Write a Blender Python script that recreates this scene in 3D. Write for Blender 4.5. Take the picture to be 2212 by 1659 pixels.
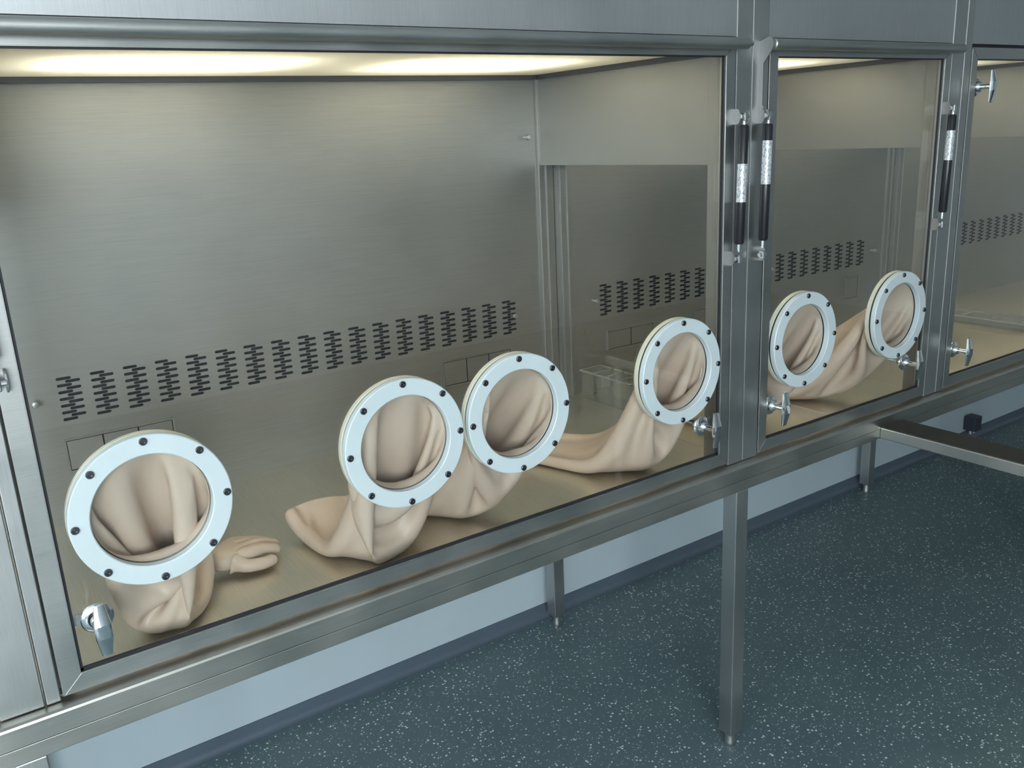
import bpy, bmesh, math, random
import numpy as np
from mathutils import Vector, Matrix, geometry

for _o in list(bpy.data.objects):
    bpy.data.objects.remove(_o)
S = bpy.context.scene
C = S.collection
ZF = 1.005                      # height of the glove port centres above the floor
PI = math.pi

# ------------------------------------------------------------------ camera
cam_d = bpy.data.cameras.new('camera')
cam = bpy.data.objects.new('camera', cam_d); C.objects.link(cam)
cam_d.sensor_fit = 'HORIZONTAL'; cam_d.sensor_width = 36.0
cam_d.lens = 36.0 * 1889.5 / 2212.0
cam_d.clip_start = 0.02
_yaw, _pitch, _roll = 0.593454, 0.275858, -0.048878
_f = Vector((math.sin(_yaw)*math.cos(_pitch), math.cos(_yaw)*math.cos(_pitch), -math.sin(_pitch)))
_r = Vector((math.cos(_yaw), -math.sin(_yaw), 0)); _u = _r.cross(_f)
_r2 = math.cos(_roll)*_r + math.sin(_roll)*_u
_u2 = -math.sin(_roll)*_r + math.cos(_roll)*_u
cam.matrix_world = Matrix(((_r2.x, _u2.x, -_f.x, -0.2203), (_r2.y, _u2.y, -_f.y, -1.2626),
                           (_r2.z, _u2.z, -_f.z, 0.49384 + ZF), (0, 0, 0, 1)))
S.camera = cam

# ------------------------------------------------------------------ exposure, world, daylight
S.view_settings.view_transform = 'Standard'
S.view_settings.look = 'None'
S.view_settings.exposure = 0.12
S.view_settings.gamma = 1.0
S.view_settings.use_curve_mapping = False
S.cycles.max_bounces = 14
S.cycles.diffuse_bounces = 5
S.cycles.glossy_bounces = 6
S.cycles.transparent_max_bounces = 24
S.cycles.transmission_bounces = 8
S.cycles.sample_clamp_indirect = 6.0
S.cycles.use_denoising = True

W = bpy.data.worlds.new('world'); S.world = W; W.use_nodes = True
W.node_tree.nodes['Background'].inputs[0].default_value = (0.55, 0.72, 1.0, 1)
W.node_tree.nodes['Background'].inputs[1].default_value = 1.0

RX0, RX1, RY0, RY1, RH = -3.2, 6.2, -4.2, 0.79, 2.75      # room

def area_light(name, loc, direction, sx, sy, power, color):
    d = bpy.data.lights.new(name, 'AREA'); d.shape = 'RECTANGLE'
    d.size = sx; d.size_y = sy; d.energy = power; d.color = color
    o = bpy.data.objects.new(name, d); C.objects.link(o)
    o.location = loc
    o.rotation_euler = Vector(direction).to_track_quat('-Z', 'Y').to_euler()
    return o
DAY = (0.90, 0.97, 1.0)
area_light('daylight_left', (RX0-0.12, -2.2, 1.75), (1, 0, -0.05), 2.3, 1.5, 32, DAY)
area_light('daylight_front', (-1.85, RY0-0.12, 1.75), (0, 1, -0.05), 2.3, 1.5, 205, DAY)

# ------------------------------------------------------------------ materials
def nodes_of(name):
    m = bpy.data.materials.new(name); m.use_nodes = True
    nt = m.node_tree; return m, nt, nt.nodes['Principled BSDF']
def N(nt, t, **kw):
    n = nt.nodes.new(t)
    for k, v in kw.items(): setattr(n, k, v)
    return n
def ramp(nt, stops):
    r = N(nt, 'ShaderNodeValToRGB'); e = r.color_ramp.elements
    e[0].position, e[0].color = stops[0][0], (*stops[0][1], 1)
    e[1].position, e[1].color = stops[-1][0], (*stops[-1][1], 1)
    for p, c in stops[1:-1]:
        x = e.new(p); x.color = (*c, 1)
    return r

def steel(name, base=(0.52, 0.52, 0.50), rough=0.34, grain=(1, 60, 60), bump=0.02, smudge=0.10):
    """brushed stainless steel: fine grain along one axis and cloudy smudges in the gloss"""
    m, nt, b = nodes_of(name)
    tc = N(nt, 'ShaderNodeTexCoord'); mp = N(nt, 'ShaderNodeMapping'); mp.inputs['Scale'].default_value = grain
    nz = N(nt, 'ShaderNodeTexNoise'); nz.inputs['Scale'].default_value = 14; nz.inputs['Detail'].default_value = 4
    nt.links.new(tc.outputs['Object'], mp.inputs[0]); nt.links.new(mp.outputs[0], nz.inputs[0])
    n2 = N(nt, 'ShaderNodeTexNoise'); n2.inputs['Scale'].default_value = 5; n2.inputs['Detail'].default_value = 5
    nt.links.new(tc.outputs['Object'], n2.inputs[0])
    mr = N(nt, 'ShaderNodeMapRange'); mr.inputs[1].default_value = 0.3; mr.inputs[2].default_value = 0.7
    mr.inputs[3].default_value = rough - smudge; mr.inputs[4].default_value = rough + smudge
    nt.links.new(n2.outputs[0], mr.inputs[0])
    ad = N(nt, 'ShaderNodeMath', operation='MULTIPLY_ADD'); ad.inputs[1].default_value = 0.12
    nt.links.new(nz.outputs[0], ad.inputs[0]); nt.links.new(mr.outputs[0], ad.inputs[2])
    nt.links.new(ad.outputs[0], b.inputs['Roughness'])
    r = ramp(nt, [(0.3, tuple(c*0.93 for c in base)), (0.7, tuple(min(1, c*1.05) for c in base))])
    nt.links.new(nz.outputs[0], r.inputs[0]); nt.links.new(r.outputs[0], b.inputs['Base Color'])
    b.inputs['Metallic'].default_value = 1.0
    bp = N(nt, 'ShaderNodeBump'); bp.inputs['Strength'].default_value = bump; bp.inputs['Distance'].default_value = 0.002
    nt.links.new(nz.outputs[0], bp.inputs['Height']); nt.links.new(bp.outputs[0], b.inputs['Normal'])
    return m
def plain(name, col, rough=0.5, metal=0.0, spec=0.5, vary=0.04):
    m, nt, b = nodes_of(name)
    tc = N(nt, 'ShaderNodeTexCoord'); nz = N(nt, 'ShaderNodeTexNoise'); nz.inputs['Scale'].default_value = 9
    nz.inputs['Detail'].default_value = 4
    nt.links.new(tc.outputs['Object'], nz.inputs[0])
    r = ramp(nt, [(0.3, tuple(c*(1-vary) for c in col)), (0.7, tuple(min(1, c*(1+vary)) for c in col))])
    nt.links.new(nz.outputs[0], r.inputs[0]); nt.links.new(r.outputs[0], b.inputs['Base Color'])
    b.inputs['Roughness'].default_value = rough; b.inputs['Metallic'].default_value = metal
    b.inputs['Specular IOR Level'].default_value = spec
    return m

M = {}
M['steel_panel'] = steel('brushed_steel_panel', (0.53, 0.545, 0.55), 0.50, (60, 60, 1.5), smudge=.04)
M['steel_frame'] = steel('brushed_steel_frame', (0.47, 0.475, 0.46), 0.36, (1, 60, 60))
M['steel_post'] = steel('brushed_steel_post', (0.50, 0.505, 0.495), 0.38, (60, 60, 1))
M['steel_beam'] = steel('brushed_steel_beam', (0.50, 0.49, 0.45), 0.36, (1, 60, 60))
M['steel_inner'] = steel('satin_steel_lining', (0.40, 0.405, 0.395), 0.47, (1, 50, 50), smudge=.04)
M['dark_trim'] = plain('dark_gasket_trim', (0.06, 0.06, 0.07), 0.4)
M['steel_floor'] = steel('satin_steel_worktop', (0.76, 0.72, 0.62), 0.30, (50, 1, 50), smudge=.05)
M['seal'] = plain('black_rubber_seal_and_gap_shadow', (0.012, 0.012, 0.016), 0.6)
M['gap'] = plain('dark_gap', (0.02, 0.02, 0.025), 0.8)
M['dark_strip'] = plain('dark_brown_reflection_tone', (0.030, 0.028, 0.022), 0.7)  # dark reflection on the projecting rail's top, put into the colour
M['plate'] = steel('dull_steel_plate', (0.34, 0.34, 0.335), 0.5, (60, 60, 1), smudge=.05)
M['valve'] = plain('dark_blue_grey_plastic', (0.035, 0.040, 0.060), 0.4)
M['chrome'] = plain('polished_chrome', (0.80, 0.82, 0.84), 0.07, 1.0)
M['zinc'] = plain('bright_zinc', (0.60, 0.61, 0.62), 0.38, 1.0)
M['black'] = plain('black_painted_tube', (0.014, 0.015, 0.018), 0.30)
M['ring'] = plain('white_coated_flange', (0.56, 0.635, 0.65), 0.38, 0.0)
M['ring_back'] = plain('ivory_plastic_flange', (0.74, 0.72, 0.60), 0.35, 0.0)
M['bolt'] = plain('dark_socket_screw', (0.16, 0.16, 0.17), 0.32, 1.0)
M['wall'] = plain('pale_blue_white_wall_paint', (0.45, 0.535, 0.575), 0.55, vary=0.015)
M['ceil'] = plain('white_ceiling_paint', (0.80, 0.82, 0.82), 0.7, vary=0.01)
M['housing'] = plain('grey_lamp_housing', (0.40, 0.39, 0.35), 0.7)
M['cove'] = plain('slate_vinyl_cove', (0.085, 0.115, 0.145), 0.45)
M['frame_white'] = plain('white_window_frame', (0.75, 0.77, 0.78), 0.4)

# speckled vinyl floor
def floor_material():
    m, nt, b = nodes_of('speckled_slate_vinyl')
    tc = N(nt, 'ShaderNodeTexCoord')
    base = N(nt, 'ShaderNodeTexNoise'); base.inputs['Scale'].default_value = 3.5; base.inputs['Detail'].default_value = 6
    nt.links.new(tc.outputs['Object'], base.inputs[0])
    r = ramp(nt, [(0.35, (0.100, 0.150, 0.165)), (0.65, (0.120, 0.172, 0.182))])
    nt.links.new(base.outputs[0], r.inputs[0])
    prev = r.outputs[0]
    for scale, thr, seed, col in ((150, 0.30, 0.0, (0.80, 0.88, 0.85)), (230, 0.30, 5.3, (0.34, 0.43, 0.43)),
                                  (70, 0.11, 9.1, (0.62, 0.66, 0.60))):
        # distorted cells give chips of uneven outline; a second random channel keeps only some of them
        mp = N(nt, 'ShaderNodeMapping'); mp.inputs['Location'].default_value = (seed, seed*0.7, 0)
        nt.links.new(tc.outputs['Object'], mp.inputs[0])
        dn = N(nt, 'ShaderNodeTexNoise'); dn.inputs['Scale'].default_value = scale*1.6; dn.inputs['Detail'].default_value = 2
        nt.links.new(mp.outputs[0], dn.inputs[0])
        mx = N(nt, 'ShaderNodeVectorMath', operation='MULTIPLY_ADD')
        mx.inputs[1].default_value = (0.45/scale,)*3
        nt.links.new(dn.outputs['Color'], mx.inputs[0]); nt.links.new(mp.outputs[0], mx.inputs[2])
        v = N(nt, 'ShaderNodeTexVoronoi'); v.inputs['Scale'].default_value = scale; v.voronoi_dimensions = '2D'
        nt.links.new(mx.outputs[0], v.inputs['Vector'])
        sx = N(nt, 'ShaderNodeSeparateColor'); nt.links.new(v.outputs['Color'], sx.inputs[0])
        keep = N(nt, 'ShaderNodeMath', operation='LESS_THAN'); keep.inputs[1].default_value = 0.125
        nt.links.new(sx.outputs[0], keep.inputs[0])
        sm = N(nt, 'ShaderNodeMath', operation='LESS_THAN')
        th = N(nt, 'ShaderNodeMath', operation='MULTIPLY'); th.inputs[1].default_value = thr*1.6
        nt.links.new(sx.outputs[1], th.inputs[0])
        nt.links.new(v.outputs['Distance'], sm.inputs[0]); nt.links.new(th.outputs[0], sm.inputs[1])
        a = N(nt, 'ShaderNodeMath', operation='MULTIPLY')
        nt.links.new(keep.outputs[0], a.inputs[0]); nt.links.new(sm.outputs[0], a.inputs[1])
        mix = N(nt, 'ShaderNodeMix', data_type='RGBA'); mix.inputs[7].default_value = (*col, 1)
        nt.links.new(a.outputs[0], mix.inputs[0]); nt.links.new(prev, mix.inputs[6]); prev = mix.outputs[2]
    nt.links.new(prev, b.inputs['Base Color'])
    b.inputs['Roughness'].default_value = 0.42
    bp = N(nt, 'ShaderNodeBump'); bp.inputs['Strength'].default_value = 0.12; bp.inputs['Distance'].default_value = 0.002
    bn = N(nt, 'ShaderNodeTexNoise'); bn.inputs['Scale'].default_value = 60
    nt.links.new(tc.outputs['Object'], bn.inputs[0]); nt.links.new(bn.outputs[0], bp.inputs['Height'])
    nt.links.new(bp.outputs[0], b.inputs['Normal'])
    return m
M['floor'] = floor_material()

def rubber(name, col):
    m, nt, b = nodes_of(name)
    tc = N(nt, 'ShaderNodeTexCoord'); nz = N(nt, 'ShaderNodeTexNoise'); nz.inputs['Scale'].default_value = 12
    nz.inputs['Detail'].default_value = 5; nt.links.new(tc.outputs['Object'], nz.inputs[0])
    r = ramp(nt, [(0.3, tuple(c*0.95 for c in col)), (0.7, tuple(min(1, c*1.03) for c in col))])
    nt.links.new(nz.outputs[0], r.inputs[0]); nt.links.new(r.outputs[0], b.inputs['Base Color'])
    b.inputs['Roughness'].default_value = 0.42; b.inputs['Specular IOR Level'].default_value = 0.4
    b.inputs['Subsurface Weight'].default_value = 0.0
    return m
M['rubber'] = rubber('beige_rubber', (0.60, 0.48, 0.385))

def pane_material(name, tint, ior=1.5):
    """clear sheet: Fresnel mirror over a see-through body"""
    m = bpy.data.materials.new(name); m.use_nodes = True; nt = m.node_tree
    nt.nodes.clear()
    out = N(nt, 'ShaderNodeOutputMaterial'); mix = N(nt, 'ShaderNodeMixShader')
    f0 = ((ior-1)/(ior+1))**2
    lw = N(nt, 'ShaderNodeLayerWeight'); lw.inputs['Blend'].default_value = 0.5
    pw = N(nt, 'ShaderNodeMath', operation='POWER'); pw.inputs[1].default_value = 5.0
    nt.links.new(lw.outputs['Facing'], pw.inputs[0])
    fr = N(nt, 'ShaderNodeMath', operation='MULTIPLY_ADD'); fr.inputs[1].default_value = 1-f0; fr.inputs[2].default_value = f0
    nt.links.new(pw.outputs[0], fr.inputs[0])
    tr = N(nt, 'ShaderNodeBsdfTransparent'); tr.inputs[0].default_value = (*tint, 1)
    gl = N(nt, 'ShaderNodeBsdfGlossy'); gl.inputs['Roughness'].default_value = 0.0
    nt.links.new(fr.outputs[0], mix.inputs[0]); nt.links.new(tr.outputs[0], mix.inputs[1])
    nt.links.new(gl.outputs[0], mix.inputs[2]); nt.links.new(mix.outputs[0], out.inputs[0])
    return m
M['glass'] = pane_material('clear_door_glass', (0.975, 0.985, 0.98))
M['acrylic_edge'] = plain('frosted_acrylic_rim', (0.75, 0.77, 0.75), 0.25)
M['acrylic_edge'].node_tree.nodes['Principled BSDF'].inputs['Transmission Weight'].default_value = 0.7
M['acrylic'] = pane_material('clear_acrylic', (0.98, 0.985, 0.98), 1.8)

def emit(name, col, s):
    m = bpy.data.materials.new(name); m.use_nodes = True; nt = m.node_tree; nt.nodes.clear()
    out = N(nt, 'ShaderNodeOutputMaterial'); e = N(nt, 'ShaderNodeEmission')
    e.inputs[0].default_value = (*col, 1); e.inputs[1].default_value = s
    nt.links.new(e.outputs[0], out.inputs[0]); return m
LAMP = (1.0, 0.94, 0.80)
M['tube'] = emit('fluorescent_tube_glow', LAMP, 12.0)
def diffuser_material():
    m = bpy.data.materials.new('opal_diffuser'); m.use_nodes = True; nt = m.node_tree; nt.nodes.clear()
    out = N(nt, 'ShaderNodeOutputMaterial'); mix = N(nt, 'ShaderNodeMixShader'); mix.inputs[0].default_value = 0.75
    d = N(nt, 'ShaderNodeBsdfDiffuse'); t = N(nt, 'ShaderNodeBsdfTranslucent')
    d.inputs[0].default_value = (0.85, 0.83, 0.76, 1); t.inputs[0].default_value = (0.93, 0.90, 0.78, 1)
    nt.links.new(d.outputs[0], mix.inputs[1]); nt.links.new(t.outputs[0], mix.inputs[2])
    nt.links.new(mix.outputs[0], out.inputs[0]); return m
M['diffuser'] = diffuser_material()

# ------------------------------------------------------------------ mesh helpers
def obj(name, bm, mat, parent=None, smooth=False, sharp=35):
    me = bpy.data.meshes.new(name)
    bmesh.ops.recalc_face_normals(bm, faces=bm.faces)
    bm.to_mesh(me); bm.free()
    for m in (mat if isinstance(mat, (list, tuple)) else [mat]):
        me.materials.append(m)
    if smooth:
        me.shade_smooth()
        me.set_sharp_from_angle(angle=math.radians(sharp))
    o = bpy.data.objects.new(name, me); C.objects.link(o)
    if parent is not None:
        o.parent = parent
        o.matrix_parent_inverse = parent.matrix_world.inverted()
    return o
def tag(o, label=None, cat=None, group=None, kind=None):
    for k, v in (('label', label), ('category', cat), ('group', group), ('kind', kind)):
        if v: o[k] = v
    return o
def thing(name, loc, label, cat, group=None):
    o = bpy.data.objects.new(name, None); C.objects.link(o)
    o.location = (loc[0], loc[1], loc[2]+ZF); o.empty_display_size = 0.05
    o.matrix_world = Matrix.Translation(o.location)
    return tag(o, label, cat, group)
def box(bm, x0, x1, y0, y1, z0, z1, bev=0.0, seg=2, mi=0):
    """box in world coordinates, z measured from the port centre height"""
    r = bmesh.ops.create_cube(bm, size=1.0)
    vs = r['verts']
    for v in vs:
        v.co = Vector((x0+(v.co.x+.5)*(x1-x0), y0+(v.co.y+.5)*(y1-y0), z0+(v.co.z+.5)*(z1-z0)+ZF))
    fs = set(f for v in vs for f in v.link_faces)
    if bev > 0:
        es = list(set(e for v in vs for e in v.link_edges))
        rr = bmesh.ops.bevel(bm, geom=es, offset=bev, segments=seg, affect='EDGES', profile=0.5)
        fs = set(rr['faces']) | set(f for f in fs if f.is_valid)
    for f in fs: f.material_index = mi
def cyl(bm, a, b, r, r2=None, seg=20, cap=True):
    """cylinder/cone from a to b (z from port height)"""
    a = Vector((a[0], a[1], a[2]+ZF)); b = Vector((b[0], b[1], b[2]+ZF)); r2 = r if r2 is None else r2
    d = b-a; q = d.to_track_quat('Z', 'Y').to_matrix().to_4x4()
    bmesh.ops.create_cone(bm, cap_ends=cap, cap_tris=False, segments=seg, radius1=r, radius2=r2, depth=d.length,
                          matrix=Matrix.Translation((a+b)/2) @ q)
def lathe(bm, origin, axis, prof, seg=48, closed=False):
    """prof: list of (radius, distance along axis)"""
    o = Vector((origin[0], origin[1], origin[2]+ZF)); q = Vector(axis).to_track_quat('Z', 'Y')
    rings = []
    for r, h in prof:
        if r < 1e-6: rings.append([bm.verts.new(o + q @ Vector((0, 0, h)))]); continue
        rings.append([bm.verts.new(o + q @ Vector((r*math.cos(2*PI*k/seg), r*math.sin(2*PI*k/seg), h))) for k in range(seg)])
    pairs = list(zip(rings[:-1], rings[1:]))
    if closed: pairs.append((rings[-1], rings[0]))
    for A, B in pairs:
        for k in range(seg):
            j = (k+1) % seg
            if len(A) == 1 and len(B) == 1: continue
            if len(A) == 1: bm.faces.new((A[0], B[k], B[j]))
            elif len(B) == 1: bm.faces.new((A[k], A[j], B[0]))
            else: bm.faces.new((A[k], A[j], B[j], B[k]))
def prism(bm, pts, axis, a, b):
    """polygon pts extruded from a to b along axis 'x' or 'y' ; pts are (y,z) or (x,z)"""
    def P(p, t):
        return Vector((t, p[0], p[1]+ZF)) if axis == 'x' else Vector((p[0], t, p[1]+ZF))
    A = [bm.verts.new(P(p, a)) for p in pts]; B = [bm.verts.new(P(p, b)) for p in pts]
    bm.faces.new(A); bm.faces.new(B)
    for k in range(len(pts)):
        j = (k+1) % len(pts); bm.faces.new((A[k], A[j], B[j], B[k]))
def NB(): return bmesh.new()
def mesh_of(fn):
    bm = bmesh.new(); fn(bm); return bm

# ------------------------------------------------------------------ room
def struct(name, bm, mat, parent=None, **k):
    o = obj(name, bm, mat, parent, **k)
    if parent is None: o['kind'] = 'structure'
    return o
zfl = -ZF
bm = NB(); box(bm, RX0-.1, RX1+.1, RY0-.1, RY1+.1, zfl-.1, zfl); struct('floor', bm, M['floor'])
bm = NB(); box(bm, RX0-.1, RX1+.1, RY0-.1, RY1+.1, RH-ZF, RH-ZF+.1); struct('ceiling', bm, M['ceil'])
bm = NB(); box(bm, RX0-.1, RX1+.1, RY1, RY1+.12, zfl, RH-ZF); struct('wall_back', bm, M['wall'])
bm = NB(); box(bm, RX1, RX1+.12, RY0, RY1, zfl, RH-ZF); struct('wall_right', bm, M['ceil'])
def wall_with_windows(name, axis, at, lo, hi, wins, z0=1.0, z1=2.5):
    bm = NB(); t = 0.12
    def bx(a, b, c, d):
        if axis == 'x': box(bm, at-t, at, a, b, c-ZF, d-ZF)
        else: box(bm, a, b, at-t, at, c-ZF, d-ZF)
    bx(lo, hi, 0, z0); bx(lo, hi, z1, RH)
    cur = lo
    for a, b in wins:
        bx(cur, a, z0, z1); cur = b
    bx(cur, hi, z0, z1)
    struct(name, bm, M['ceil'])
WN = [0]
def window(axis, at, a, b, z0=1.0, z1=2.5):
    WN[0] += 1; bm = NB(); f = .05
    def bx(p, q, c, d, y0=-.09, y1=-.04):
        if axis == 'x': box(bm, at+y0, at+y1, p, q, c-ZF, d-ZF)
        else: box(bm, p, q, at+y0, at+y1, c-ZF, d-ZF)
    bx(a, a+f, z0, z1); bx(b-f, b, z0, z1); bx(a+f, b-f, z0, z0+f); bx(a+f, b-f, z1-f, z1)
    bx((a+b)/2-.03, (a+b)/2+.03, z0+f, z1-f)
    struct('window_%d' % WN[0], bm, M['frame_white'])
wall_with_windows('wall_left', 'x', RX0, RY0, RY1, [(-3.3, -1.1)]); window('x', RX0, -3.3, -1.1)
wall_with_windows('wall_front', 'y', RY0, RX0, RX1, [(-3.0, -0.7)]); window('y', RY0, -3.0, -0.7)
# coved vinyl skirting along the back wall
bm = NB()
pts = [(RY1, zfl), (RY1-.024, zfl)] + [(RY1-.006-.018*(1-math.sin(t)), zfl+.001+.022*(1-math.cos(t))) for t in [k*PI/2/6 for k in range(7)]] + [(RY1-.004, zfl+.046), (RY1, zfl+.046)]
prism(bm, pts, 'x', RX0, RX1); struct('baseboard_back', bm, M['cove'], smooth=True)

# ------------------------------------------------------------------ bench frame
bench = thing('bench_frame', (1.24, 0.35, zfl), 'long stainless steel bench frame on square legs carrying the row of glove boxes', 'bench')
BX0, BX1 = -0.9, 4.35
bm = NB()
prism(bm, [(-.015, -.2845), (-.015, -.2555), (-.0137, -.2521), (-.0095, -.25), (.05, -.25), (.05, -.2845)], 'x', BX0, BX1)
obj('front_rail', bm, M['steel_beam'], bench)
bm = NB(); box(bm, BX0, BX1, -.0145, .04, -.311, -.2859, .0008); obj('lower_rail', bm, M['steel_beam'], bench)
bm = NB(); box(bm, BX0, BX1, .70, .74, -.311, -.262, .0015); obj('back_rail', bm, M['steel_beam'], bench)
for i, X in enumerate((-.235, 1.2237, 2.85)):
    for y in (-.0145, .70):
        bm = NB(); box(bm, X, X+.04, y, y+.04, -.965, -.311, .002)
        lg = obj('leg', bm, M['steel_post'], bench)
        bm = NB(); lathe(bm, (X+.02, y+.02, zfl), (0, 0, 1), [(0, 0), (.0125, 0), (.014, .003), (.014, .012), (.013, .016), (.013, .04), (0, .04)], 24)
        obj('levelling_foot', bm, M['steel_post'], lg, smooth=True)
    bm = NB(); box(bm, X+.005, X+.035, .0255, .70, -.305, -.275); obj('cross_rail', bm, M['steel_beam'], bench)
bm = NB(); box(bm, 1.772, 1.872, -1.05, -.0145, -.3105, -.2815, .002); pr_ = obj('projecting_rail', bm, M['steel_beam'], bench)
bm = NB(); box(bm, 1.778, 1.868, -1.045, -.018, -.2815, -.2800, .0005); obj('dark_reflection_strip', bm, M['dark_strip'], pr_)  # added thin strip that paints the dark reflection on the rail's top face
bm = NB(); box(bm, 1.80, 1.84, -1.04, -1.0, -.965, -.3105, .002); lg = obj('leg', bm, M['steel_post'], bench)
bm = NB(); lathe(bm, (1.82, -1.02, zfl), (0, 0, 1), [(0, 0), (.0125, 0), (.014, .003), (.014, .012), (.013, .016), (.013, .04), (0, .04)], 24)
obj('levelling_foot', bm, M['steel_post'], lg, smooth=True)

# small dark fitting low on the back wall
fit = thing('wall_valve', (3.77, .75, -.93), 'small dark valve box low on the white wall behind the bench', 'valve')
bm = NB(); box(bm, 3.725, 3.785, .73, .785, -.945, -.875, .005); obj('valve_body', bm, M['valve'], fit)
bm = NB(); cyl(bm, (3.74, .757, -.962), (3.74, .757, -.944), .009); cyl(bm, (3.768, .757, -.962), (3.768, .757, -.944), .009)
obj('pipe_nut', bm, M['zinc'], fit)

# ------------------------------------------------------------------ cabinets
D = 0.685; ZB = -0.2485; ZT = 0.643
def slotted_back(x0, x1, groups, mat, parent):
    """sheet with real slots cut through; groups = x of each slot group's left edge"""
    pitch = .01435; L = .0285; H = .0062; off = .0165
    ztop = .0615
    verts, edges = [], []
    def loop(pts):
        n = len(verts)
        verts.extend(Vector(p) for p in pts)
        edges.extend((n+k, n+(k+1) % len(pts)) for k in range(len(pts)))
    loop([(x0, ZB), (x1, ZB), (x1, ZT+.03), (x0, ZT+.03)])
    for gx in groups:
        for col, cnt in ((0, 7), (1, 6)):
            for k in range(cnt):
                cx = gx + L/2 + col*off; cz = ztop - k*pitch - col*pitch/2
                a = L/2 - H/2; pts = []
                for t in range(5): th = -PI/2 + PI*t/4; pts.append((cx+a+H/2*math.cos(th), cz+H/2*math.sin(th)))
                for t in range(5): th = PI/2 + PI*t/4; pts.append((cx-a+H/2*math.cos(th), cz+H/2*math.sin(th)))
                loop(pts)
    v2, e2, f2, ov, oe, of = geometry.delaunay_2d_cdt(verts, edges, [], 0, 1e-7)
    # keep triangles outside the slots
    def inside(c):
        for gx in groups:
            if gx-.005 < c.x < gx+L+off+.005 and -.05 < c.y < .08:
                for col, cnt in ((0, 7), (1, 6)):
                    for k in range(cnt):
                        cx = gx + L/2 + col*off; cz = ztop - k*pitch - col*pitch/2
                        if abs(c.y-cz) < H/2*.99:
                            dx = max(0, abs(c.x-cx)-(L/2-H/2))
                            if dx*dx+(c.y-cz)**2 < (H/2)**2: return True
        return False
    bm = NB(); vs = [bm.verts.new((v.x, D, v.y+ZF)) for v in v2]
    for f in f2:
        c = sum((v2[i] for i in f), Vector((0, 0)))/len(f)
        if not inside(c):
            try: bm.faces.new([vs[i] for i in f])
            except ValueError: pass
    for v in list(bm.verts):
        if not v.link_faces: bm.verts.remove(v)
    # sheet thickness
    ext = bmesh.ops.extrude_face_region(bm, geom=list(bm.faces))
    bmesh.ops.translate(bm, verts=[g for g in ext['geom'] if isinstance(g, bmesh.types.BMVert)], vec=(0, .001, 0))
    o = obj('back_wall', bm, mat, parent)
    bm = NB(); box(bm, groups[0]-.02, groups[-1]+.07, D+.0125, D+.014, -.05, .085); obj('slot_backing', bm, M['gap'], parent)
    return o

def flap_box(parent, x0, x1, z0, z1, n):
    bm = NB(); t = .004; y = D
    box(bm, x0, x1, y-.006, y, z1-t, z1); box(bm, x0, x1, y-.006, y, z0, z0+t)
    box(bm, x0, x0+t, y-.006, y, z0+t, z1-t); box(bm, x1-t, x1, y-.006, y, z0+t, z1-t)
    o = obj('outlet_frame', bm, M['steel_frame'], parent)
    w = (x1-x0-2*t)/n
    bm = NB(); box(bm, x0+t, x1-t, y-.0012, y-.0004, z0+t, z1-t); obj('outlet_gap', bm, M['gap'], o)
    for k in range(n):
        bm = NB(); box(bm, x0+t+w*k+.0015, x0+t+w*(k+1)-.0015, y-.005, y-.0012, z0+t+.0015, z1-t-.0015, .0005)
        obj('outlet_flap', bm, M['steel_inner'], o)

def pin(parent, x, z):
    bm = NB(); lathe(bm, (x, D, z), (0, -1, 0), [(.0035, 0), (.0035, .014), (.0065, .015), (.0075, .019), (.006, .024), (0, .026)], 16)
    obj('stud', bm, M['zinc'], parent, smooth=True)

def t_handle(parent, x, z, side, ang=0.0):
    """chrome T handle on the glass: rosette, stem, waisted wing, and the tongue behind the pane pointing to side"""
    yb = .0135
    bm = NB(); lathe(bm, (x, yb, z), (0, -1, 0), [(0, 0), (.0225, 0), (.0225, .0018), (.0205, .0040), (.0140, .0058), (.0132, .0085), (.0110, .0150), (.0090, .0165), (0, .0165)], 32)
    h = obj('handle_rosette', bm, M['chrome'], parent, smooth=True)
    bm = NB(); cyl(bm, (x, yb-.012, z), (x, yb-.040, z), .0062); obj('handle_stem', bm, M['chrome'], h, smooth=True)
    bm = NB(); q = Matrix.Rotation(ang, 3, 'Y')
    secs = [(-.0400, .0060, .0022), (-.0385, .0070, .0030), (-.012, .0112, .0052), (-.010, .0115, .0060), (.010, .0115, .0060), (.012, .0112, .0052), (.0385, .0070, .0030), (.0400, .0060, .0022)]
    rings = []
    for zz, w, t in secs:
        bow = -.004*(1-(zz/.037)**2)
        ring = []
        for k in range(12):
            a = 2*PI*k/12; cx_ = math.copysign(abs(math.cos(a))**.6, math.cos(a))*w; cy_ = math.copysign(abs(math.sin(a))**.6, math.sin(a))*t
            v = q @ Vector((cx_, 0, zz)); ring.append(bm.verts.new((x+v.x, yb-.043+cy_+bow, z+v.z+ZF)))
        rings.append(ring)
    for A, B in zip(rings[:-1], rings[1:]):
        for k in range(12): bm.faces.new((A[k], A[(k+1) % 12], B[(k+1) % 12], B[k]))
    bm.faces.new(rings[0]); bm.faces.new(rings[-1])
    obj('handle_wing', bm, M['chrome'], h, smooth=True, sharp=22)
    bm = NB(); cyl(bm, (x, .0185, z), (x, .030, z), .008)
    s = side; y0 = .024
    prism(bm, [(x-.007*s, z-.007), (x+.018*s, z-.007), (x+.018*s, z+.009), (x-.007*s, z+.009)], 'y', y0, y0+.003)
    prism(bm, [(x+.018*s, z-.007), (x+.044*s, z-.007), (x+.044*s, z+.009), (x+.018*s, z+.009)], 'y', y0-.003, y0)
    obj('latch_tongue', bm, M['zinc'], h)

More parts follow.
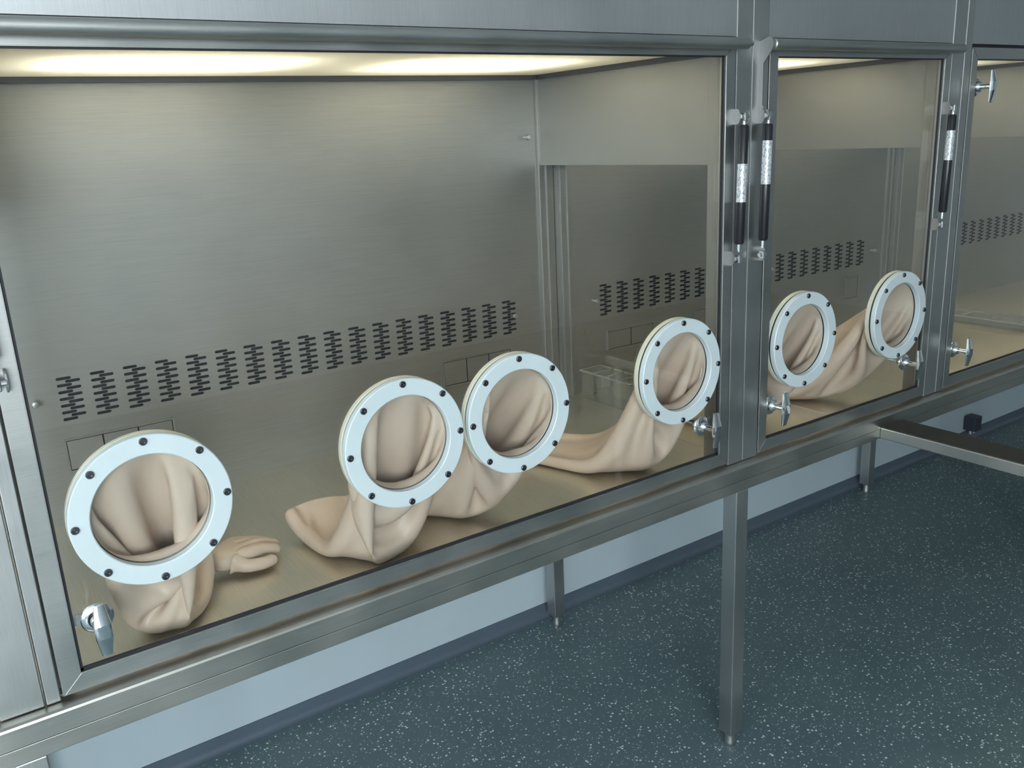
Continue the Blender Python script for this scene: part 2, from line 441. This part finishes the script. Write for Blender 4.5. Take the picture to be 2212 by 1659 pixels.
def glove_port(parent, x, z):
    bm = NB()
    lathe(bm, (x, 0, z), (0, 1, 0), [(.0845, .0012), (.0860, 0), (.1118, 0), (.1133, .0015), (.1133, .0115), (.1120, .013), (.0845, .013)], 96, closed=True)
    r = obj('glove_port', bm, M['ring'], parent, smooth=True)
    bm = NB(); lathe(bm, (x, 0, z), (0, 1, 0), [(.0860, .013), (.1105, .013), (.1105, .0180), (.0860, .0180)], 96, closed=True)
    obj('gasket', bm, M['seal'], r, smooth=True)
    bm = NB()
    lathe(bm, (x, 0, z), (0, 1, 0), [(.0856, .0180), (.1122, .0180), (.1132, .0190), (.1132, .0275), (.1118, .029), (.0856, .029)], 96, closed=True)
    tag(obj('rear_flange', bm, M['ring_back'], r, smooth=True), 'ivory rear flange')
    for k in range(8):
        a = k*PI/4 + .002; bx, bz = x+.105*math.sin(a), z+.105*math.cos(a)
        bm = NB(); lathe(bm, (bx, 0.001, bz), (0, -1, 0), [(.0072, 0), (.0072, .0004), (.0058, .0006), (.0056, .0034), (.0048, .0042), (.0030, .0042), (.0028, .0018), (.0012, .0018), (.0010, .0030), (0, .0031)], 20)
        obj('bolt', bm, M['bolt'], r, smooth=True)
    return r

def gas_strut(parent, xt, xb, zt=.512, zb=.226, y=-.014, lab=(.40, .62), side=1, tube=(.494, .254)):
    """lid damper: black cylinder with a printed foil label, chrome rod and two end eyes"""
    def at(z): t = (zt-z)/(zt-zb); return (xt+(xb-xt)*t, y, z)
    bm = NB(); a, b = at(tube[0]), at(tube[1])
    d = Vector((b[0]-a[0], 0, b[2]-a[2])).normalized(); Lb = math.dist(a, b)
    lathe(bm, a, tuple(d), [(0, 0), (.0075, 0), (.0102, .004), (.0102, Lb-.004), (.008, Lb), (0, Lb)], 24)
    s = obj('gas_strut', bm, M['black'], parent, smooth=True)
    bm = NB(); cyl(bm, at(tube[1]), at(zb+.012), .0034, seg=12); obj('rod', bm, M['chrome'], s, smooth=True)
    bm = NB(); cyl(bm, at(tube[0]+.012), at(tube[0]), .0046, seg=12)
    for zz in (zt, zb):
        if zz == zb: bm = NB()
        p = at(zz); box(bm, p[0]-.0045, p[0]+.0045, y-.006, y+.006, zz-.012, zz+.006, .002); cyl(bm, (p[0]-.011, y, zz-.002), (p[0]+.011, y, zz-.002), .0042, seg=10)
        obj('end_eye', bm, M['zinc'], s)
    z1 = tube[0]-(tube[0]-tube[1])*lab[0]; z2 = tube[0]-(tube[0]-tube[1])*lab[1]
    p1, p2 = at(z1), at(z2)
    bm = NB(); lathe(bm, p1, tuple(d), [(.01035, 0), (.01035, math.dist(p1, p2))], 24)
    obj('foil_label', bm, M['label'], s, smooth=True)
    # half-round brackets
    for zz, xx, sx in ((zb, xb, side), (zt, xt, -1)):
        bm = NB(); pts = [(.006, zz-.017), (.006, zz+.013)] + [(-.006-.008*math.sin(t), zz-.002+.015*math.cos(t)) for t in [k*PI/8 for k in range(9)]]
        prism(bm, pts, 'x', xx+sx*.010, xx+sx*.0125); obj('bracket', bm, M['plate'], s)

def label_material():
    m, nt, b = nodes_of('foil_label_print')
    tc = N(nt, 'ShaderNodeTexCoord'); mp = N(nt, 'ShaderNodeMapping'); mp.inputs['Scale'].default_value = (240, 240, 60)
    nt.links.new(tc.outputs['Object'], mp.inputs[0])
    nz = N(nt, 'ShaderNodeTexNoise'); nz.inputs['Scale'].default_value = 3; nz.inputs['Detail'].default_value = 1
    nt.links.new(mp.outputs[0], nz.inputs[0])
    r = ramp(nt, [(0.40, (0.20, 0.22, 0.24)), (0.50, (0.66, 0.68, 0.70))]); nt.links.new(nz.outputs[0], r.inputs[0])
    nt.links.new(r.outputs[0], b.inputs['Base Color']); b.inputs['Roughness'].default_value = .35; b.inputs['Metallic'].default_value = .3
    return m
M['label'] = label_material()

def door(parent, x0, x1, z0=-.243, z1=.655, w=.028, seal_w=.004):
    """mitred flat frame + dark seal + pane"""
    y0, y1 = .005, .022
    bm = NB()
    def rail(p):   # p = 4 (x,z) ; raised face
        prism(bm, p, 'y', y0, y1)
    xi0, xi1, zi0, zi1 = x0+w, x1-w, z0+w, z1-w
    g = .0002
    rail([(x0, z0), (xi0-g, zi0), (xi0-g, zi1), (x0, z1)])
    rail([(x1, z0), (x1, z1), (xi1+g, zi1), (xi1+g, zi0)])
    rail([(x0+g, z0), (x1-g, z0), (xi1, zi0-g), (xi0, zi0-g)])
    rail([(x0+g, z1), (xi0, zi1+g), (xi1, zi1+g), (x1-g, z1)])
    es = [e for e in bm.edges if abs(e.verts[0].co.y-y0) < 1e-6 and abs(e.verts[1].co.y-y0) < 1e-6]
    bmesh.ops.bevel(bm, geom=es, offset=.0012, segments=2, affect='EDGES')
    d = obj('door_frame', bm, M['steel_frame'], parent)
    bm = NB(); s = seal_w
    box(bm, xi0, xi0+s, .010, .0135, zi0, zi1); box(bm, xi1-s, xi1, .010, .0135, zi0, zi1)
    box(bm, xi0, xi1, .010, .0135, zi0, zi0+s); box(bm, xi0, xi1, .010, .0135, zi1-s*.6, zi1)
    obj('seal', bm, M['seal'], d)
    bm = NB(); box(bm, xi0-.004, xi1+.004, .0135, .0175, zi0-.004, zi1+.004)
    obj('glass_pane', bm, M['glass'], d)
    return d

def hinge_bar(parent, x0, x1):
    bm = NB(); lathe(bm, (x0, -.016, .648), (1, 0, 0), [(0, 0), (.009, 0), (.0110, .002), (.0110, x1-x0-.002), (.009, x1-x0), (0, x1-x0)], 32)
    h = obj('hinge_bar', bm, M['steel_frame'], parent, smooth=True)
    for s, X in ((-1, x0), (1, x1)):
        bm = NB(); lathe(bm, (X, -.016, .648), (s, 0, 0), [(.0075, 0), (.0075, .004), (.0055, .005), (.0055, .012), (0, .0125)], 6)
        obj('hinge_nut', bm, M['zinc'], h)

def hinge_plate(parent, X):
    pts = [(.006, .655), (-.016, .662), (-.024, .659), (-.0285, .651), (-.027, .640), (-.004, .612), (-.004, .532),
           (-.010, .524), (-.020, .521), (-.0225, .513), (-.019, .505), (.006, .500)]
    bm = NB(); prism(bm, pts, 'x', X, X+.003); obj('hinge_plate', bm, M['plate'], parent)

def cabinet(name, label, x0, x1, d0, d1, group=None, ports=(), slots=(), flaps=(), pins=(), lamps=(), handles=(), bars=True, walls=(True, True), lamp_len=.30, strut_x=(), ends=()):
    """x0..x1: between the seams of neighbouring cabinets; d0..d1: door"""
    c = thing(name, ((x0+x1)/2, .35, ZB), label, 'glove box')
    g = .0010
    # front posts, header
    for side, a, b in ((0, x0+g, d0-.003), (1, d1+.003, x1-g)):
        bm = NB(); box(bm, a, b, .006, .040, ZB, 1.05, .0016); obj('front_post', bm, M['steel_post'], c)
        # returns seen inside the chamber
    for a, b in ((x0+.010, x0+.040), (x1-.058, x1-.014)):
        bm = NB(); box(bm, a, b, .040, .070, ZB, ZT+.02, .001); obj('inner_post', bm, M['steel_inner'], c)
    bm = NB(); box(bm, d0-.002, d1+.002, .0075, .012, .6635, 1.05); obj('header_panel', bm, M['steel_panel'], c)
    bm = NB(); box(bm, d0-.002, d1+.002, .015, .018, .6555, .675); obj('header_gap_shadow', bm, M['seal'], c)  # black strip added to paint the shadow in the gap under the header
    bm = NB(); box(bm, d0-.003, d1+.003, .024, .040, ZT-.001, .70); obj('header_rail', bm, M['steel_post'], c)
    # chamber
    bm = NB(); box(bm, x0+g, x1-g, .0235, D, -.2499, ZB); obj('worktop', bm, M['steel_floor'], c)
    ix0, ix1 = x0+.010, x1-.047
    if slots: slotted_back(x0+g, x1-g, slots, M['steel_inner'], c)
    else:
        bm = NB(); box(bm, x0+g, x1-g, D, D+.002, ZB, ZT+.03); obj('back_wall', bm, M['steel_inner'], c)
    for X, s in ((x1-.047, -1), (x0+.040, 1)):
        # upper fixed side sheet above the transfer opening
        bm = NB(); a, b = (X, X+.003) if s < 0 else (X-.003, X)
        box(bm, a, b, .066, D-.001, .415, ZT+.01, .0006); obj('side_panel', bm, M['steel_inner'], c)
        bm = NB()
        a2, b2 = (X-.008, X+.026) if s < 0 else (X-.026, X+.008)
        box(bm, a2, b2, D-.010, D, ZB, ZT+.01, .0012)
        box(bm, (a2+b2)/2+.004, (a2+b2)/2+.008, D-.014, D-.009, ZB, ZT+.01, .0008)
        obj('corner_post', bm, M['steel_inner'], c)
    for X in ends:
        bm = NB(); box(bm, X, X+.002, .041, D, ZB, 1.05); obj('end_panel', bm, M['steel_inner'], c)
    for f in flaps: flap_box(c, *f)
    for q in pins: pin(c, *q)
    # lit ceiling
    bm = NB(); zt = ZT; b_ = .012
    box(bm, x0+.02, x1-.03, D-.016, D, ZT-.011, ZT); box(bm, x0+.02, x0+.04, .0405, D-.016, ZT-.011, ZT); box(bm, x1-.058, x1-.03, .0405, D-.016, ZT-.011, ZT)
    box(bm, x0+.02, x1-.03, .0405, .052, ZT-.011, ZT)
    lt = obj('ceiling_light', bm, M['dark_trim'], c)
    bm = NB()      # opal sheet, a single skin so that light scatters through it once
    bm.faces.new([bm.verts.new((px_, py_, ZT+.0010+ZF)) for px_, py_ in ((x0+.022, .042), (x1-.032, .042), (x1-.032, D-.001), (x0+.022, D-.001))])
    obj('diffuser', bm, M['diffuser'], lt)
    bm = NB()
    for (a, b) in ((x0+.012, x0+.016), (x1-.020, x1-.016)): box(bm, a, b, .042, D, ZT+.0, ZT+.13)
    box(bm, x0+.012, x1-.016, .041, .0425, ZT, ZT+.13); box(bm, x0+.012, x1-.016, D+.003, D+.006, ZT-.01, ZT+.13); box(bm, x0+.012, x1-.016, .041, D+.006, ZT+.13, ZT+.134)
    obj('light_housing', bm, M['housing'], lt)
    for (xa, xb, yy) in lamps:
        bm = NB(); cyl(bm, (xa, yy, ZT+.050), (xb, yy, ZT+.050), .012, seg=16); obj('fluorescent_tube', bm, M['tube'], lt, smooth=True)
    d = door(c, d0, d1)
    if bars:
        hinge_bar(c, d0-.018, d1+.010)
    for X in strut_x: gas_strut(c, *X[:2], lab=X[2], side=X[3])
    for (hx, hz, s) in handles: t_handle(c, hx, hz, s)
    for (px, pz) in ports: glove_port(c, px, pz)
    return c

PORTS = [(0.0, 0.0), (.4118, .0011), (.6485, .0014), (1.0648, .0013), (1.4680, .0021), (1.8496, .0022)]
pt = .0645
cab1 = cabinet('glove_box', 'widest glove box with four glove ports in one long glass front', -.183, 1.262, -.160, 1.2125,
        ports=PORTS[:4], slots=[-.0235+pt*k for k in range(18)], flaps=[(-.031, .190, -.138, -.065, 3), (.873, 1.094, -.138, -.065, 3)],
        pins=[(-.0689, .0227), (1.1021, .0236), (1.1686, .4886)], lamps=[(.03, .44, .35), (.03, .44, .43), (.03, .44, .51), (.66, 1.06, .35), (.66, 1.06, .43), (.66, 1.06, .51)],
        handles=[(-.0975, -.143, -1), (1.134, -.136, 1)], strut_x=[(1.2195, 1.2115, (.32, .64), -1), (-.167, -.160, (.32, .64), 1)])
cab2 = cabinet('glove_box', 'narrow glove box with two glove ports beside the widest one', 1.262, 2.055, 1.3148, 1.9955,
        ports=PORTS[4:], slots=[1.418+.0655*k for k in range(7)], flaps=[(1.44, 1.63, -.138, -.075, 2), (1.81, 1.90, -.138, -.065, 1)],
        pins=[(1.391, .022)], lamps=[(1.42, 1.86, .35), (1.42, 1.86, .43), (1.42, 1.86, .51)],
        handles=[(1.3621, -.1374, -1), (1.8986, -.133, 1)], strut_x=[(1.293, 1.287, (.14, .51), 1), (1.988, 1.978, (.16, .46), -1)])
cab3 = cabinet('glove_box', 'rightmost glove box, its glass door with two T handles and no glove ports', 2.055, 2.86, 2.0896, 2.785,
        slots=[2.20+.065*k for k in range(8)], flaps=[(2.59, 2.67, -.15, -.062, 1)], pins=[(2.16, .02), (2.74, .02)], lamps=[(2.20, 2.64, .35), (2.20, 2.64, .43), (2.20, 2.64, .51)],
        handles=[(2.1413, -.1416, -1), (2.1313, .559, -1)], bars=False)
cab4 = cabinet('glove_box', 'far glove box seen through the hinged glass door, its back slots showing', 2.86, 4.33, 2.91, 4.27,
        slots=[3.30+.065*k for k in range(12)], lamps=[(3.04, 3.48, .35), (3.04, 3.48, .43), (3.04, 3.48, .51), (3.64, 4.08, .35), (3.64, 4.08, .43), (3.64, 4.08, .51)], ends=(4.327,))
cab0 = cabinet('glove_box', 'glove box cut off by the left picture edge, only its front posts showing', -.88, -.183, -.80, -.243,
        slots=[-.78+.065*k for k in range(7)], lamps=[(-.76, -.32, .35), (-.76, -.32, .43), (-.76, -.32, .51)], bars=False, ends=(-.879,))
hinge_plate(cab2, 1.284)

# ------------------------------------------------------------------ clear trays
def clear_tray(x0, x1, y0, y1, h, label, z=ZB+.0004):
    t = thing('plastic_tray', ((x0+x1)/2, (y0+y1)/2, z), label, 'tray')
    w = .003
    bm = NB(); box(bm, x0, x1, y0, y1, z, z+w)
    box(bm, x0, x0+w, y0, y1, z+w, z+h); box(bm, x1-w, x1, y0, y1, z+w, z+h)
    box(bm, x0+w, x1-w, y0, y0+w, z+w, z+h); box(bm, x0+w, x1-w, y1-w, y1, z+w, z+h)
    obj('tray_body', bm, M['acrylic'], t)
    bm = NB(); e = .006
    box(bm, x0-e, x0, y0-e, y1+e, z+h-.003, z+h); box(bm, x1, x1+e, y0-e, y1+e, z+h-.003, z+h)
    box(bm, x0, x1, y0-e, y0, z+h-.003, z+h); box(bm, x0, x1, y1, y1+e, z+h-.003, z+h)
    for k in (1, 2, 3):
        yy = y0+(y1-y0)*k/4; box(bm, x0, x1, yy-.002, yy+.002, z+h-.003, z+h)
    obj('tray_rim', bm, M['acrylic_edge'], t)
    return t
clear_tray(1.315, 1.385, .44, .65, .083, 'clear plastic tray on the worktop beyond the side opening of the widest glove box')
clear_tray(2.92, 3.02, .12, .52, .030, 'long low clear plastic tray on the worktop behind the hinged glass door')
# ------------------------------------------------------------------ gloves
NT_, NS_ = 56, 44
def drape_sleeves(specs, steps=190, iters=8):
    """Hang thin rubber sleeves from their port rims: particles joined by stretch, shear and bend links fall under
    gravity, rest on the worktop and push apart where they touch. Every sleeve is solved in the same arrays."""
    G = len(specs); NT, NS = NT_, NS_
    t = np.linspace(0, 1, NS); th = np.linspace(0, 2*np.pi, NT, endpoint=False)
    P = np.zeros((G, NT, NS, 3)); rad = np.zeros((G, NS)); ds = np.zeros(G)
    for g, sp in enumerate(specs):
        rng = np.random.RandomState(sp['seed']); K = np.array(sp['ctrl'], float); n = len(K)-1
        c = sum(math.comb(n, i)*((1-t)**(n-i)*t**i)[:, None]*K[i] for i in range(n+1))
        tan = np.gradient(c, axis=0); tan /= np.linalg.norm(tan, axis=1)[:, None]
        rad[g] = .0832+(sp['r1']-.0832)*t; ds[g] = sp['L']/(NS-1)
        X = np.zeros((NS, 3)); Z = np.zeros((NS, 3)); x = np.array([1., 0, 0])
        for i in range(NS):
            x = x-tan[i]*x.dot(tan[i]); x /= np.linalg.norm(x); X[i] = x; Z[i] = np.cross(x, tan[i])
        fl = 1-(1-sp['flat'])*t**1.5
        a = rad[g]*(1+.45*(1-fl)); b = rad[g]*fl
        p = c[None]+np.cos(th)[:, None, None]*(a[:, None]*X)[None]+np.sin(th)[:, None, None]*(b[:, None]*Z)[None]
        p[:, 1:-1] += rng.randn(NT, NS-2, 3)*.002
        wob = sp.get('wob', .007)
        for k in range(5):
            ph = rng.rand()*6.28; kt = rng.randint(3, 9); ks = rng.randint(0, 3)
            rn = p-c[None]; rn /= np.linalg.norm(rn, axis=2)[:, :, None]+1e-9
            p += rn*((wob*np.sin(np.pi*t))[None, :, None]*np.sin(kt*th[:, None, None]+ks*2*np.pi*t[None, :, None]+ph))
        p[:, 0] = np.stack([K[0][0]+.0832*np.cos(th), np.full(NT, K[0][1]), K[0][2]+.0832*np.sin(th)], 1)
        P[g] = p
    rad = rad*(1+.13*np.sin(np.pi*np.clip(t/.65, 0, 1)))[None]      # slack cloth gathers in pleats
    w = np.ones((G, NT, NS)); w[:, :, 0] = 0; w[:, :, -1] = 0
    idx = np.arange(G*NT*NS).reshape(G, NT, NS); W = w.ravel()
    dt = 1/90.; links = []
    def add(I, J, rest, comp):
        I = I.ravel(); J = J.ravel(); rest = np.broadcast_to(rest, I.shape if rest.ndim == 1 else rest.shape).ravel()
        wi, wj = W[I], W[J]; k = wi+wj+comp/dt**2+1e-9
        links.append((I, J, rest, (wi/k)[:, None], (wj/k)[:, None]))
    def around(skip, comp):
        for off in range(2*skip):
            i = np.arange(off, NT, 2*skip)
            if NT % (2*skip) and off >= skip: pass
            rest = np.broadcast_to((2*rad*np.sin(np.pi*skip/NT))[:, None, :], (G, len(i), NS))
            add(idx[:, i, :], idx[:, (i+skip) % NT, :], rest, comp)
    def along(skip, comp):
        for off in range(2*skip):
            s = np.arange(off, NS-skip, 2*skip)
            if len(s): add(idx[:, :, s], idx[:, :, s+skip], np.broadcast_to((ds*skip)[:, None, None], (G, NT, len(s))), comp)
    def shear(sg, comp):
        for o1 in (0, 1):
            for o2 in (0, 1):
                i = np.arange(o1, NT, 2); s = np.arange(o2, NS-1, 2)
                rm = np.pi/NT*(rad[:, s]+rad[:, s+1]); rest = np.sqrt(ds[:, None]**2+rm**2)
                add(idx[:, i][:, :, s], idx[:, (i+sg) % NT][:, :, s+1], np.broadcast_to(rest[:, None, :], (G, len(i), len(s))), comp)
    around(1, 0); along(1, 0); shear(1, 1e-6); shear(-1, 1e-6)
    around(2, BEND[0]); along(2, BEND[0]); around(4, BEND[1]); along(4, BEND[1])
    V = np.zeros_like(P)
    gi, ti, si = [q.ravel() for q in np.meshgrid(np.arange(G), np.arange(NT), np.arange(NS), indexing='ij')]
    near, hs = None, .0060
    PC = np.array([(sp['ctrl'][0][0], sp['ctrl'][0][2]) for sp in specs])
    tb = np.clip(1-np.abs(t-.30)/.22, 0, 1)[None, None, :, None]       # band of the sleeve that has crumpled together
    pc = np.array([np.array(sp['ctrl'][0])+sp.get('pinch', (0, .10, -.055)) for sp in specs])[:, None, None, :]
    for st in range(steps):
        if st < steps*.85: V += (pc-P)*tb*dt*w[..., None]*620
        V[..., 2] -= 9.8*dt; V *= .96 if st < steps*.7 else .88
        Q = (P+V*dt*w[..., None]).reshape(-1, 3)
        if st % 3 == 0 and st > 10:
            cs = .014; cell = np.floor((Q+[2, 1, 1])/cs).astype(np.int64)
            key = (cell[:, 0]*512+cell[:, 1])*512+cell[:, 2]
            order = np.argsort(key, kind='stable'); sk = key[order]; A = []; B = []
            for dx, dy in ((0, 0), (1, -1), (1, 0), (1, 1), (0, 1)):
                for dz in ((0, 1) if (dx, dy) == (0, 0) else (-1, 0, 1)):
                    k2 = key+(dx*512+dy)*512+dz
                    lo = np.searchsorted(sk, k2, 'left'); cnt = np.searchsorted(sk, k2, 'right')-lo
                    for q in range(min(int(cnt.max()), 12)):
                        a = np.nonzero(cnt > q)[0]; b = order[lo[a]+q]
                        if (dx, dy, dz) == (0, 0, 0): m = a < b; a = a[m]; b = b[m]
                        A.append(a); B.append(b)
            A = np.concatenate(A); B = np.concatenate(B)
            di = np.abs(ti[A]-ti[B]); di = np.minimum(di, NT-di); dj = np.abs(si[A]-si[B])
            m = ((di > 1) | (dj > 1) | (gi[A] != gi[B])); A = A[m]; B = B[m]
            m = ((Q[A]-Q[B])**2).sum(1) < .014**2; near = (A[m], B[m])
        for it in range(iters):
            for I, J, rest, ki, kj in links:
                d = Q[I]-Q[J]; l = np.sqrt(np.einsum('ij,ij->i', d, d))+1e-12
                d *= ((l-rest)/l)[:, None]
                Q[I] -= d*ki; Q[J] += d*kj
            if near is not None and it % 3 == 2:
                A, B = near; d = Q[A]-Q[B]; l = np.sqrt(np.einsum('ij,ij->i', d, d))+1e-9; m = l < hs
                if m.any():
                    A, B = A[m], B[m]; g_ = d[m]/l[m][:, None]*((hs-l[m])/(W[A]+W[B]+1e-9)*.5)[:, None]
                    for ax in range(3):
                        Q[:, ax] += np.bincount(A, g_[:, ax]*W[A], len(Q))-np.bincount(B, g_[:, ax]*W[B], len(Q))
            np.maximum(Q[:, 2], ZB+.003, out=Q[:, 2])
            # the rear flange holds the sleeve in: near the pane it stays inside the port's bore
            m = (Q[:, 1] < .032) & (W > 0); k = np.nonzero(m)[0]
            dx = Q[k, 0]-PC[gi[k], 0]; dz = Q[k, 2]-PC[gi[k], 1]; r = np.sqrt(dx*dx+dz*dz)+1e-9
            inb = r < .0865; f = np.minimum(1, .0832/r)
            Q[k[inb], 0] = (PC[gi[k], 0]+dx*f)[inb]; Q[k[inb], 2] = (PC[gi[k], 1]+dz*f)[inb]
            Q[k[~inb], 1] = .032; np.maximum(Q[:, 1], .0195, out=Q[:, 1], where=W > 0)
        Q = Q.reshape(P.shape); V = (Q-P)/dt; V[(Q[..., 2] < ZB+.0035) & (w > 0)] *= .3; P = Q
    return P
BEND = (3e-4, 6e-4)
SLEEVES = [
 dict(ctrl=[(0, .020, 0), (0, .12, .01), (-.02, .18, -.12), (.01, .25, -.20), (.108, .242, -.212)], L=.42, r1=.040, flat=.5, seed=3, pinch=(0, .12, -.055)),
 dict(ctrl=[(.4118, .020, .001), (.41, .12, .01), (.41, .22, -.14), (.372, .34, -.212)], L=.48, r1=.058, flat=.28, seed=5, pinch=(0, .10, -.060)),
 dict(ctrl=[(.6485, .020, .001), (.645, .14, .01), (.62, .27, -.14), (.53, .39, -.205)], L=.48, r1=.058, flat=.35, seed=8, pinch=(0, .13, -.050)),
 dict(ctrl=[(1.0648, .020, .001), (1.06, .13, .01), (1.07, .22, -.16), (.93, .42, -.205)], L=.56, r1=.055, flat=.35, seed=11, pinch=(0, .11, -.055)),
 dict(ctrl=[(1.468, .020, .002), (1.465, .15, .01), (1.45, .29, -.14), (1.42, .42, -.205)], L=.50, r1=.055, flat=.35, seed=14, pinch=(0, .14, -.05)),
 dict(ctrl=[(1.8496, .020, .002), (1.845, .15, .01), (1.83, .28, -.11), (1.64, .42, -.205)], L=.52, r1=.055, flat=.35, seed=17, pinch=(0, .14, -.04)),
]
DRAPED = drape_sleeves(SLEEVES)
def glove(n, label, hand=None):
    a = DRAPED[n-1]
    t = thing('rubber_glove', (float(a[:, 0, 0].mean()), .04, float(a[:, 0, 2].mean())), label, 'glove', 'rubber gloves hanging in the glove ports')
    bm = NB(); vs = [[bm.verts.new((*a[i, j, :2], a[i, j, 2]+ZF)) for j in range(NS_)] for i in range(NT_)]
    for i in range(NT_):
        k = (i+1) % NT_
        for j in range(NS_-1): bm.faces.new((vs[i][j], vs[k][j], vs[k][j+1], vs[i][j+1]))
    # cuff tucked into the port
    rim = [bm.verts.new((v[0].co.x, .0165, v[0].co.z)) for v in vs]
    for i in range(NT_):
        k = (i+1) % NT_; bm.faces.new((rim[i], rim[k], vs[k][0], vs[i][0]))
    if hand is None:      # closed end
        cen = bm.verts.new(sum((v[-1].co for v in vs), Vector())/NT_)
        for i in range(NT_): bm.faces.new((vs[i][-1], vs[(i+1) % NT_][-1], cen))
    s = obj('sleeve', bm, M['rubber'], t)
    s.data.shade_smooth()
    m = s.modifiers.new('thickness', 'SOLIDIFY'); m.thickness = .0012; m.offset = 0
    m = s.modifiers.new('smooth', 'SUBSURF'); m.levels = 1; m.render_levels = 2
    if hand: hand(t)
    return t
def hand_part(parent, org, yaw, k=1.0, mirror=1):
    """empty rubber hand lying palm down, fingers together and slightly curled"""
    me = bpy.data.meshes.new('hand'); V, E, R_ = [], [], []
    def P(x, y, z, r): V.append((x, y*mirror, z)); R_.append(r); return len(V)-1
    def chain(i0, pts):
        p = i0
        for q in pts:
            n = P(*q); E.append((p, n)); p = n
        return p
    wr = P(-.012, 0, .020, .026)
    c1 = P(.016, 0, .021, .025); E.append((wr, c1))
    for y, ln, dz, dr in ((-.026, .058, .000, .0), (-.009, .070, .002, .0005), (.009, .066, .0015, .0), (.025, .052, -.001, -.001)):
        k0 = P(.045, y*.92, .024, .0125); E.append((c1, k0))
        x = .045; z = .024; ang = .10; p = k0
        for f, da in ((.40, -.18), (.32, -.38), (.28, -.45)):
            ang += da; x += ln*f*math.cos(ang); z += ln*f*math.sin(ang)
            n = P(x, y*.95, max(z+dz, .0085), .0100+dr); E.append((p, n)); p = n
    chain(c1, [(.028, -.036, .013, .012), (.052, -.047, .0105, .0105), (.074, -.046, .0095, .0090)])
    ca, sa = math.cos(yaw), math.sin(yaw)
    V = [(org[0]+(x*ca-y*sa)*k, org[1]+(x*sa+y*ca)*k, org[2]+z*k+ZF) for x, y, z in V]
    me.from_pydata(V, E, []); me.materials.append(M['rubber'])
    o = bpy.data.objects.new('hand', me); C.objects.link(o); o.parent = parent; o.matrix_parent_inverse = parent.matrix_world.inverted()
    sk = o.modifiers.new('skin', 'SKIN'); sk.use_smooth_shade = True; sk.branch_smoothing = .6
    for i, r in enumerate(R_): me.skin_vertices[0].data[i].radius = (r*k, r*k*.85)
    me.skin_vertices[0].data[0].use_root = True
    m = o.modifiers.new('smooth', 'SUBSURF'); m.levels = 2; m.render_levels = 2
    return o
glove(1, 'beige rubber glove crumpled below the leftmost port, its hand lying flat on the worktop',
      hand=lambda t: hand_part(t, (.122, .238, -.2455), .30, 1.28))
glove(2, 'beige rubber glove with bulging sleeve hanging from the second port from the left')
glove(3, 'beige rubber glove in the third port from the left, sleeve passing behind the second port')
glove(4, 'beige rubber glove in the fourth port from the left, sleeve stretched back along the worktop')
glove(5, 'beige rubber glove in the left port of the narrow glove box, hanging short below it')
glove(6, 'beige rubber glove in the rightmost port, long sleeve stretched across behind the port beside it')
